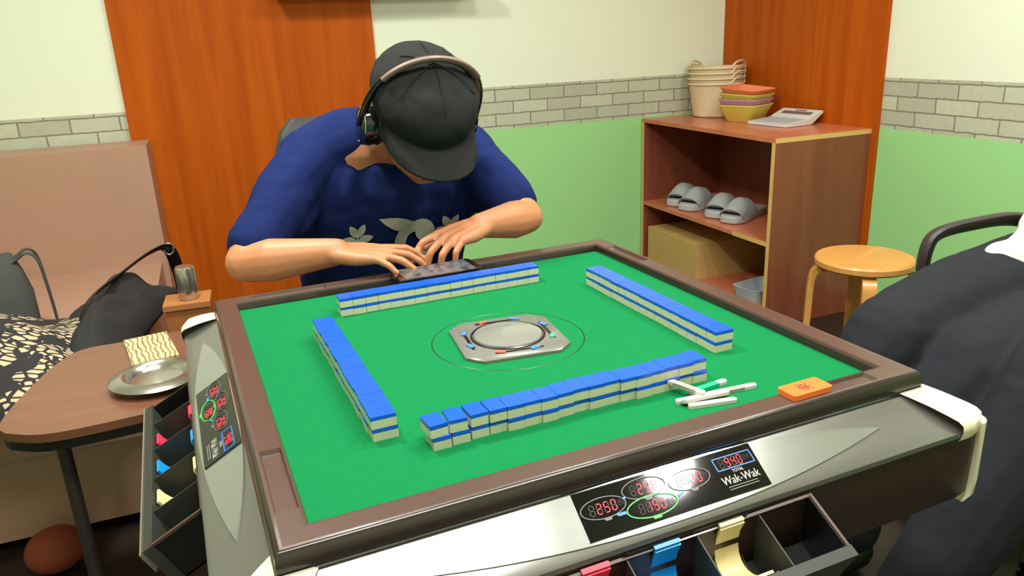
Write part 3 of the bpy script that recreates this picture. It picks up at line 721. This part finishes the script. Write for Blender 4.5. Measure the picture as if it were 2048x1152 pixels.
# ---- player on the right: only legs and shirt hem in view
P2 = V((1.30, -.02, 0)); p2 = empty('person', 'person in charcoal trousers and white shirt seated at the right edge of the picture', 'person', tuple(P2))
def w2(x, y, z): return V((x, y, z))-P2
bm = B()
limb(bm, [(w2(1.32, -.03, .60), .13), (w2(1.44, -.06, .80), .13), (w2(1.56, -.08, .97), .11), (w2(1.57, -.09, 1.08), .06), (w2(1.56, -.09, 1.16), .052)])
limb(bm, [(w2(1.55, .10, 1.02), .06), (w2(1.55, -.26, 1.02), .06)])
H2 = w2(1.52, -.09, 1.27)
ball(bm, H2, .1, (1.0, .80, 1.15), None, 3); ball(bm, H2+V((-.03, 0, -.05)), .07, (.95, .85, 1.1), None, 3)
limb(bm, [(H2+V((-.10, 0, .01)), .009), (H2+V((-.118, 0, -.025)), .013)])
for s in (-1, 1): ball(bm, H2+V((.0, s*.082, -.01)), .03, (.6, .25, 1))
for s, sh, el, wr in ((1, (1.56, .11, 1.00), (1.60, .18, .76), (1.48, .05, .93)), (-1, (1.55, -.28, 1.00), (1.56, -.34, .76), (1.40, -.24, .92))):
    limb(bm, [(w2(*sh), .055), (w2(*el), .042), (w2(*wr), .028)])
for kn, an, sd in (((.86, .055, .55), (.80, .06, .09), 1), ((.92, -.25, .575), (.66, -.20, .09), -1)):
    limb(bm, [(w2(1.28, .07*sd-.03, .58), .085), (w2(*kn), .050), (w2(*[(kn[i]+an[i])/2 for i in range(3)]), .055), (w2(*an), .038), (w2(an[0]-.12, an[1], .04), .03)])
hand(bm, w2(1.48, .05, .93), (-.5, -.5, .7), (-.6, .8, .1), -1, [(.4, .6, .4)]*4); hand(bm, w2(1.40, -.24, .92), (-.5, .5, .7), (-.6, -.8, .1), 1, [(.4, .6, .4)]*4)
organic('body', bm, M['skin'], p2, .0045, 6)
bm = B()
limb(bm, [(w2(1.30, -.13, .585), .13), (w2(1.32, .07, .585), .125)])
limb(bm, [(w2(1.15, -.07, .53), .11), (w2(.94, -.09, .51), .105), (w2(.80, -.06, .40), .07)]); limb(bm, [(w2(1.32, .07, .58), .128), (w2(1.05, .065, .575), .105), (w2(.855, .05, .550), .090), (w2(.82, .05, .51), .082), (w2(.80, .06, .30), .072), (w2(.81, .06, .12), .066)])
limb(bm, [(w2(1.30, -.14, .575), .128), (w2(1.10, -.20, .565), .112), (w2(.94, -.25, .555), .098), (w2(.90, -.25, .52), .092), (w2(.77, -.22, .32), .080), (w2(.67, -.20, .12), .072)])
organic('trousers', bm, M['trouser'], p2, .007, 8, wr=.014, wscale=9)
bm = B()
limb(bm, [(w2(1.40, .02, .655), .125), (w2(1.47, -.01, .82), .14), (w2(1.56, .01, .98), .11)]); limb(bm, [(w2(1.39, -.15, .655), .125), (w2(1.47, -.17, .82), .14), (w2(1.56, -.19, .98), .11)])
limb(bm, [(w2(1.39, -.065, .66), .135), (w2(1.46, -.08, .82), .150), (w2(1.55, -.085, .97), .125)]); limb(bm, [(w2(1.56, .11, 1.0), .075), (w2(1.58, .15, .88), .062)]); limb(bm, [(w2(1.55, -.28, 1.0), .075), (w2(1.555, -.32, .88), .062)])
limb(bm, [(w2(1.19, -.03, .665), .035), (w2(1.30, -.05, .66), .06)]); limb(bm, [(w2(1.155, .06, .680), .022), (w2(1.20, .03, .675), .045), (w2(1.26, .03, .69), .06), (w2(1.33, .03, .72), .09)])
organic('shirt', bm, M['white_cloth'], p2, .007, 7, wr=.014, wscale=10)
for an in ((.80, .06), (.66, -.20)):
    bm = B(); limb(bm, [(w2(an[0]+.03, an[1], .05), .045), (w2(an[0]-.08, an[1], .045), .042), (w2(an[0]-.19, an[1], .036), .034)])
    organic('shoe', bm, M['black'], p2, .006, 5)
bm = B(); ball(bm, H2+V((.015, 0, .03)), .108, (1.0, .82, 1.08), None, 3); organic('hair', bm, M['hair'], p2, .006, 4)
M['eye'] = mat('eye_dark', (30, 24, 22), .3); M['lip'] = mat('lip', (160, 90, 74), .5)
for s in (-1, 1):
    bm = B(); ball(bm, H2+V((-.093, s*.030, -.004)), .0085, (.7, 1.3, .6)); link('eye', bm, M['eye'], p2)
bm = B(); ball(bm, H2+V((-.094, 0, -.062)), .012, (.6, 1.8, .45)); link('mouth', bm, M['lip'], p2)
for s in (-1, 1):
    bm = B(); ball(bm, hp(s*.028, .088, .000), .008, (1.3, .7, .6), HM); link('eye', bm, M['eye'], p1)
bm = B(); ball(bm, hp(0, .0935, -.057), .011, (1.8, .6, .4), HM); link('mouth', bm, M['lip'], p1)
office_chair('office_chair', 'black office chair with curved armrests under the player in charcoal trousers', (1.32, -.03, 0), -PI/2-.12, True, 1.0)

# ---------------------------------------------------------------- open cabinet by the right wall
cb = empty('open_cabinet', 'reddish brown open cabinet with pale edges standing against the right wall', 'cabinet', rm(1.83, 1.85, 0), -A)
x0, x1, y0, y1, H = -.23, .232, -.483, .49, .757; t = .018
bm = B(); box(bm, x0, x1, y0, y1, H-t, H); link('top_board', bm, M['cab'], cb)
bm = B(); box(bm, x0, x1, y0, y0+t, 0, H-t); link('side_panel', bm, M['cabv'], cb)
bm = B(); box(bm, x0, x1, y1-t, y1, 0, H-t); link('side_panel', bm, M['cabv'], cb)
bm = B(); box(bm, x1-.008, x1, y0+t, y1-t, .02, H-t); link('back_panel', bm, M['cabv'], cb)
bm = B(); box(bm, x0+.002, x1-.008, y0+t, y1-t, .335, .352); tag(link('shelf_board', bm, M['cab'], cb), 'middle shelf board')
bm = B(); box(bm, x0+.002, x1-.008, y0+t, y1-t, .045, .063); tag(link('shelf_board', bm, M['cab'], cb), 'bottom shelf board')
for q in ((x0-.0015, x0+.0005, y0, y0+t, 0, H-t), (x0-.0015, x0+.0005, y1-t, y1, 0, H-t), (x0-.0015, x0+.001, y0+t, -.25, .335, .352), (x0, x1, y0-.0012, y0, H-t, H)):
    bm = B(); box(bm, *q); tag(link('edge_strip', bm, M['edge'], cb), 'pale edge banding')

def on_cab(x, y, z): return rm(x, y, z)
# nested cream baskets
NB = ['lowest of the nested stack, its body in full view', 'second from the bottom of the nested stack', 'third from the bottom of the nested stack', 'topmost of the nested stack, its handle raised']
for i in range(4):
    t = empty('laundry_basket', 'cream plastic basket on the cabinet, '+NB[i], 'basket', on_cab(1.915, 2.195, .757+i*.024), -A, 'cream baskets nested on the cabinet')
    bm = B(); rings = []; n = 40
    for z, r in ((0, .096), (.006, .104), (.06, .112), (.135, .124), (.150, .128)):
        rings.append([(r*math.cos(2*PI*q/n), r*math.sin(2*PI*q/n), z+(.014*abs(math.cos(2*PI*q/n*1+.9))**6 if z > .14 else 0)+(i*.0)) for q in range(n)])
    for z, r in ((.156, .131), (.150, .124), (.135, .120), (.06, .108), (.012, .100)):
        rings.append([(r*math.cos(2*PI*q/n), r*math.sin(2*PI*q/n), z+(.014*abs(math.cos(2*PI*q/n*1+.9))**6 if z > .14 else 0)) for q in range(n)])
    loft(bm, rings); link('tub', bm, M['basket'], t)
    bm = B(); lathe(bm, [(.129, .148), (.134, .152), (.131, .158)], 40, caps=False)
    for q in range(n*0): pass
    link('rim', bm, M['basket'], t)
    for s in ((0, 1) if i == 3 else (0,)):
        a0 = -1.2+s*PI; bm = B()
        tube(bm, smoothcurve([(.129*math.cos(a0+u), .129*math.sin(a0+u), .155+hh) for u, hh in ((-.42, 0), (-.3, .020), (0, .030), (.3, .020), (.42, 0))], 5), .0055, 8, flat=(1.4, .8)); link('handle', bm, M['basket'], t)
# stacked pastel bowls, square and flaring
for i, (c, nm) in enumerate((((214, 208, 96), 'yellow'), ((196, 140, 176), 'mauve pink'), ((206, 198, 92), 'yellow green'), ((228, 128, 88), 'coral orange'))):
    mt = mat('bowl_'+nm.replace(' ', '_'), c, .4); z = .757+i*.024
    bm = B(); rings = []
    tilt = .00 if i < 2 else .07*(i-1)
    for zz, r in ((0, .058), (.003, .062), (.066, .090), (.071, .094), (.075, .094), (.072, .088), (.006, .056)):
        rings.append([(x, y, zz) for x, y in rrect(-r, r, -r, r, r*.3, 4)])
    loft(bm, rings)
    tag(link('square_basket', bm, mt, loc=on_cab(1.885, 1.925, z), rot=(tilt*.6, -tilt*.0, -A+.35)), '%s square plastic basket on the cabinet, %s' % (nm, ['lowest of four', 'second from the bottom of four', 'third from the bottom of four', 'topmost of four, slightly tilted'][i]), 'basket', 'pastel square baskets nested on the cabinet')
# desk calculator
ca = empty('desk_calculator', 'large white desk calculator with a raised display lying at the front of the cabinet', 'calculator', on_cab(1.93, 1.715, .759), -A-PI/2+.12)
ca.scale = (1.28, .78, 1)
M['calc'] = mat('calculator_white', (206, 206, 204), .45); M['calc_key'] = mat('calculator_keys', (176, 176, 178), .5); M['calc_lcd'] = mat('calculator_display', (112, 96, 92), .3)
bm = B(); prof = [(-.135, 0), (-.135, .012), (.03, .020), (.045, .026), (.135, .052), (.135, .044), (.06, .004), (.04, 0)]
loft(bm, [[(x, y, z) for y, z in prof] for x in (-.085, .085)]); link('calculator_body', bm, M['calc'], ca, bev=.003)
sl = math.atan2(.026, .09); Mx = Matrix.Translation((0, .09, .0395)) @ Matrix.Rotation(sl, 4, 'X')
bm = B(); box(bm, -.062, .062, -.016, .014, 0, .0015, Mx); link('calculator_display', bm, M['calc_lcd'], ca)
bm = B(); box(bm, -.02, .025, .024, .032, 0, .0015, Mx); link('solar_cell', bm, M['calc_lcd'], ca)
k0 = None; n = 0
for r in range(5):
    for c in range(5):
        bm = B(); y = -.112+r*.029; z = .0122+(y+.135)/.165*.008; x = -.062+c*.031
        box(bm, x-.012, x+.012, y-.010, y+.010, z, z+.004)
        link('key', bm, M['calc_key'], ca, bev=.0015)
# slippers
def slipper(label, loc, rz, group='grey slippers in the cabinet'):
    t = empty('slipper', label, 'slipper', loc, rz, group); t.scale = (1.18, 1.15, 1.5)      # toe towards -Y
    out = [(0, -.132), (.030, -.126), (.046, -.10), (.049, -.06), (.042, 0), (.036, .05), (.036, .10), (.022, .128), (0, .134)]
    poly = [V((x, y, 0)) for x, y in out]+[V((-x, y, 0)) for x, y in out[-2:0:-1]]
    bm = B(); loft(bm, [[(p.x*g, p.y*g, z) for p in poly] for z, g in ((0, .94), (.004, 1), (.018, 1.0), (.023, .96))]); link('sole', bm, M['slipper'], t)
    bm = B(); rings = []
    for i in range(7):
        u = i/6; y = -.102+.092*u; wd = .048-.003*u; hh = .012+.040*math.sin(PI*(.10+.62*u))
        rings.append([(wd*math.cos(q), y-(.012 if u == 0 else 0)*math.sin(q)+.02*math.sin(q)*(1 if u == 1 else 0), .016+hh*math.sin(q)) for q in [PI*j/16 for j in range(17)]]
                     + [((wd-.005)*math.cos(q), y, .016+(hh-.005)*math.sin(q)) for q in [PI*j/16 for j in range(16, -1, -1)]])
    loft(bm, rings); link('strap', bm, M['slipper'], t)
    return t
zz = .352
slipper('grey open-toe slipper on the middle shelf, farthest to the left', rm(1.775, 2.20, zz), -A-PI/2+.55)
slipper('grey open-toe slipper on the middle shelf, second from the left', rm(1.775, 2.075, zz), -A-PI/2+.42)
slipper('grey open-toe slipper on the middle shelf, second from the right', rm(1.785, 1.90, zz), -A-PI/2+.55)
slipper('grey open-toe slipper on the middle shelf, farthest to the right', rm(1.79, 1.77, zz), -A-PI/2+.42)
# cardboard boxes and plastic tray on the bottom shelf
cx = tag(empty('cardboard_box', 'large yellowish cardboard box on the bottom shelf of the cabinet', 'box', rm(1.81, 2.07, .063), -A), 'large yellowish cardboard box on the bottom shelf of the cabinet')
bm = B(); box(bm, -.20, .20, -.20, .22, 0, .165); link('carton', bm, M['card'], cx, bev=.003)
bm = B(); box(bm, -.20, .20, -.025, .025, .1655, .1665); tag(link('tape', bm, M['edge'], cx), 'strip of tape along the lid')
tr = B(); rings = [[(x*g, y*g, z) for x, y in rrect(-.10, .10, -.07, .07, .03)] for z, g in ((0, .88), (.05, .98), (.062, 1.02), (.062, .98), (.05, .94), (.006, .84))]
loft(tr, rings); tag(link('plastic_tray', tr, mat('tray_white', (176, 184, 190), .4), loc=rm(1.70, 1.53, .0635), rot=(0, 0, -A+.2)), 'pale grey plastic tray on the bottom shelf at its near end', 'tray')

# ---------------------------------------------------------------- round stool
st = empty('round_stool', 'round birch stool with bent legs standing in front of the right wall', 'stool', (1.535, .725, 0), .25)
bm = B(); lathe(bm, [(.01, .428), (.142, .428), (.148, .434), (.148, .449), (.143, .455), (.01, .455)], 48); link('seat', bm, M['birch'], st)
for i in range(4):
    a_ = i*PI/2+.62; pts = smoothcurve([(.05, 0, .418), (.11, 0, .418), (.139, 0, .407), (.152, 0, .375), (.155, 0, .30), (.158, 0, .15), (.160, 0, .001)], 5)
    pts = [Matrix.Rotation(a_, 3, 'Z') @ p for p in pts]; s_ = V((-math.sin(a_), math.cos(a_), 0)); bm = B(); rings = []
    for j, p in enumerate(pts):
        d = (pts[min(j+1, len(pts)-1)]-pts[max(j-1, 0)]).normalized(); nn_ = s_.cross(d)
        rings.append([p+s_*u*.020+nn_*v*.0095 for u, v in ((-1, -1), (1, -1), (1, 1), (-1, 1))])
    loft(bm, rings); link('leg', bm, M['birch'], st, bev=.002)

# ---------------------------------------------------------------- left side: sofa, side table, bags
so = empty('sofa', 'dusty pink vinyl sofa against the back wall on the left', 'sofa', rm(-1.18, 1.70, 0), -A)
def cushion(name, x0, x1, y0, y1, z0, z1, r=.03, m='sofa', parent=so):
    bm = B(); box(bm, x0, x1, y0, y1, z0, z1); return link(name, bm, M[m], parent, bev=r, seg=4)
cushion('base', -.55, .57, -.72, .60, .03, .26, .02); cushion('seat_cushion', -.55, .57, -.76, .40, .262, .41, .035)
cushion('backrest', -.55, .590, .40, .62, .262, .846, .03)
sd = empty('side_table', 'brown side table with rounded corners left of the game table', 'table', (-.60, .66, 0), 0)
def topboard(bm, z0, z1, g=1):
    P = [(-.150, -.185), (-.09, -.222), (.0, -.228), (.14, -.215), (.185, -.19), (.20, .0), (.19, .19), (.03, .195), (-.06, .19), (-.105, .12), (-.135, .02), (-.158, -.08), (-.165, -.15)]
    Q = smoothcurve([(x, y, 0) for x, y in P+[P[0]]], 4)[:-1]
    loft(bm, [[(p.x*g, p.y*g, z) for p in Q] for z in (z0, z1)])
bm = B(); topboard(bm, .534, .55); link('table_top', bm, M['table_top'], sd, bev=.003)
bm = B(); topboard(bm, .515, .5335, .985); tag(link('top_rim', bm, M['black'], sd), 'black underside band')
for x, y in ((-.075, -.16), (.14, -.15), (.14, .14)):
    bm = B(); tube(bm, [(x, y, 0), (x, y, .516)], .012, 12); link('leg', bm, M['arm'], sd)
ash = empty('ashtray', 'round silver metal ashtray on the brown side table', 'ashtray', (-.507, .575, .5505))
bm = B(); lathe(bm, [(.001, .001), (.030, .001), (.052, .004), (.056, .012), (.060, .016), (.080, .012), (.086, .014), (.080, .018), (.061, .022), (.054, .018), (.048, .009), (.030, .005), (.001, .005)], 48, sx=1.0, sy=1.0); link('dish', bm, M['steel'], ash)
bm = B(); lathe(bm, [(.064, .0175), (.066, .0195), (.068, .0175)], 48, caps=False); link('raised_ring', bm, M['chrome'], ash)
# magazine
bm = B()
for i in range(5): box(bm, -.045, .045, -.085, .085, i*.0012, i*.0012+.001, Matrix.Rotation(i*.004, 4, 'Z'))
def mag_mat():
    m = mat('magazine_cover', (196, 176, 132), .5); N = m.node_tree.nodes; L = m.node_tree.links; b = N['Principled BSDF']
    tc = N.new('ShaderNodeTexCoord'); wv = N.new('ShaderNodeTexWave'); wv.inputs['Scale'].default_value = 30; wv.inputs['Distortion'].default_value = 6; L.new(tc.outputs['Object'], wv.inputs[0])
    cr = N.new('ShaderNodeValToRGB'); cr.color_ramp.elements[0].color = (*lin((120, 96, 70)), 1); cr.color_ramp.elements[1].color = (*lin((200, 184, 144)), 1); cr.color_ramp.elements[1].position = .4
    L.new(wv.outputs[0], cr.inputs[0]); L.new(cr.outputs[0], b.inputs['Base Color']); return m
tag(link('magazine', bm, mag_mat(), loc=(-.52, .77, .5505), rot=(0, 0, .12)), 'cream printed magazine at the far end of the side table', 'magazine')
# patterned cloth heap on the sofa seat and table end
def heap(name, x0, x1, y0, y1, zfun, m, n=44, th=.012):
    bm = B(); top = []
    for j in range(n):
        for i in range(n):
            u, v = i/(n-1), j/(n-1); x, y = x0+(x1-x0)*u, y0+(y1-y0)*v; z = zfun(u, v); top.append(bm.verts.new((x, y, z)))
    bot = [bm.verts.new((v.co.x, v.co.y, max(v.co.z-th, 0))) for v in top]
    for j in range(n-1):
        for i in range(n-1):
            a_ = j*n+i; bm.faces.new((top[a_], top[a_+1], top[a_+n+1], top[a_+n])); bm.faces.new((bot[a_], bot[a_+n], bot[a_+n+1], bot[a_+1]))
    for i in range(n-1):
        for q, w_ in ((i, i+1), ((n-1)*n+i, (n-1)*n+i+1), (i*n, (i+1)*n), (i*n+n-1, (i+1)*n+n-1)): bm.faces.new((top[q], top[w_], bot[w_], bot[q]))
    return link(name, bm, m, auto=False)
from mathutils import noise as mnoise
def zcloth(u, v):
    b = math.sin(PI*min(max(u, 0), 1))**.5*math.sin(PI*min(max(v, 0), 1))**.5
    return .014+.20*b*(.75+.5*mnoise.noise(V((u*2.2, v*2.4, 3.1))))+.02*mnoise.noise(V((u*7, v*7, 1)))*b
o = heap('patterned_cloth', -.34, .34, -.38, .22, zcloth, M['pattern']); o.location = (-.95, 1.22, .412); o.rotation_euler = (0, 0, -.2)
tag(o, 'crumpled black cloth with cream leaf pattern heaped on the sofa seat', 'cloth')
def zjack(u, v):
    b = math.sin(PI*u)**.5*math.sin(PI*v)**.5
    return .014+.13*b*(.8+.6*mnoise.noise(V((u*2, v*3, 9.1))))+.02*mnoise.noise(V((u*8, v*8, 4)))*b
o = heap('black_jacket', -.10, .10, -.34, .34, zjack, M['blackcloth']); o.location = (-.64, 1.30, .43); o.rotation_euler = (0, 0, -.25)
tag(o, 'black jacket lying beside the patterned cloth on the sofa seat', 'jacket')
# tote bag
bg = empty('tote_bag', 'dark grey tote bag with looped handles at the left edge on the sofa', 'bag', (-.975, 1.47, .412), .15)
bm = B(); rings = []
for z, wx, wy in ((0, .13, .07), (.02, .145, .085), (.12, .145, .08), (.19, .13, .05), (.235, .115, .022), (.24, .11, .014)):
    rings.append([(x, y, z) for x, y in rrect(-wx, wx, -wy, wy, min(wx, wy)*.7)])
loft(bm, rings); link('bag_body', bm, M['tote'], bg)
for s in (-1, 1):
    bm = B(); tube(bm, smoothcurve([(.09, s*.02, .20), (.125, s*.025, .225), (.150, s*.03, .238), (.172, s*.032, .215), (.180, s*.034, .13), (.184, s*.036, .05), (.184, s*.036, .01)], 6), .007, 8, flat=(1.5, .5)); link('bag_handle', bm, M['tote'], bg)
bm = B(); box(bm, -.02, .06, -.094, -.086, .05, .10); tag(link('bag_label', bm, mat('bag_patch_blue', (60, 76, 130), .7), bg, bev=.002), 'small blue patch')
# buckled belt/strap
bk = empty('shoulder_strap', 'black shoulder strap with a shiny metal buckle looped beside the jacket on the sofa', 'strap', (-.55, 1.62, .41))
sp_ = [(-.45, 1.66, .425), (-.452, 1.64, .49), (-.470, 1.60, .580), (-.521, 1.55, .585), (-.600, 1.42, .565), (-.672, 1.27, .545), (-.70, 1.18, .49)]
bm = B(); tube(bm, smoothcurve([V(p)-V((-.55, 1.62, .41)) for p in sp_], 6), .011, 8, flat=(1.7, .4)); link('strap', bm, M['black'], bk)
bm = B(); tube(bm, [V((.083+.013*math.cos(q), -.022, .168+.018*math.sin(q))) for q in [2*PI*i/20 for i in range(21)]], .003, 8, caps=False); tag(link('buckle', bm, M['steel'], bk), 'shiny steel buckle')
# small wooden stool with a can beyond the left corner of the game table
ws = empty('wooden_box', 'orange-brown wooden box stool beyond the far left corner of the game table', 'stool', (-.435, 1.24, 0), -.1)
bm = B(); box(bm, -.055, .055, -.05, .05, .02, .50); link('carcass', bm, mat('box_wood', (160, 100, 54), .5, noise=.08), ws, bev=.004)
bm = B(); box(bm, -.060, .060, -.055, .055, .50, .515); link('top', bm, mat('box_wood_top', (172, 112, 64), .5, noise=.08), ws, bev=.003)
bm = B(); box(bm, -.05, .05, -.045, .045, 0, .02); link('foot', bm, M['black'], ws)
bm = B(); lathe(bm, [(.001, 0), (.024, 0), (.026, .004), (.026, .085), (.023, .092), (.001, .092)], 24)
tag(link('drink_can', bm, M['steel'], loc=(-.43, 1.235, .5155)), 'plain silver can standing on the wooden box stool', 'can')
# stray charging cable on floor at the left
bm = B(); tube(bm, smoothcurve([(-.85, .45, .004), (-.75, .38, .004), (-.66, .42, .004), (-.60, .30, .004), (-.48, .22, .004)], 8), .003, 6)
tag(link('cable', bm, M['arm'], None), 'thin grey cable lying on the dark floor left of the game table', 'cable')

bm = B(); ball(bm, V((0, 0, .052)), .065, (1, 1, .8), None, 4)
tag(link('floor_cushion', bm, mat('cushion_rust', (140, 62, 36), .8, bump=.3), loc=(-.815, .90, 0)), 'small reddish brown rounded cushion on the floor under the side table', 'cushion')
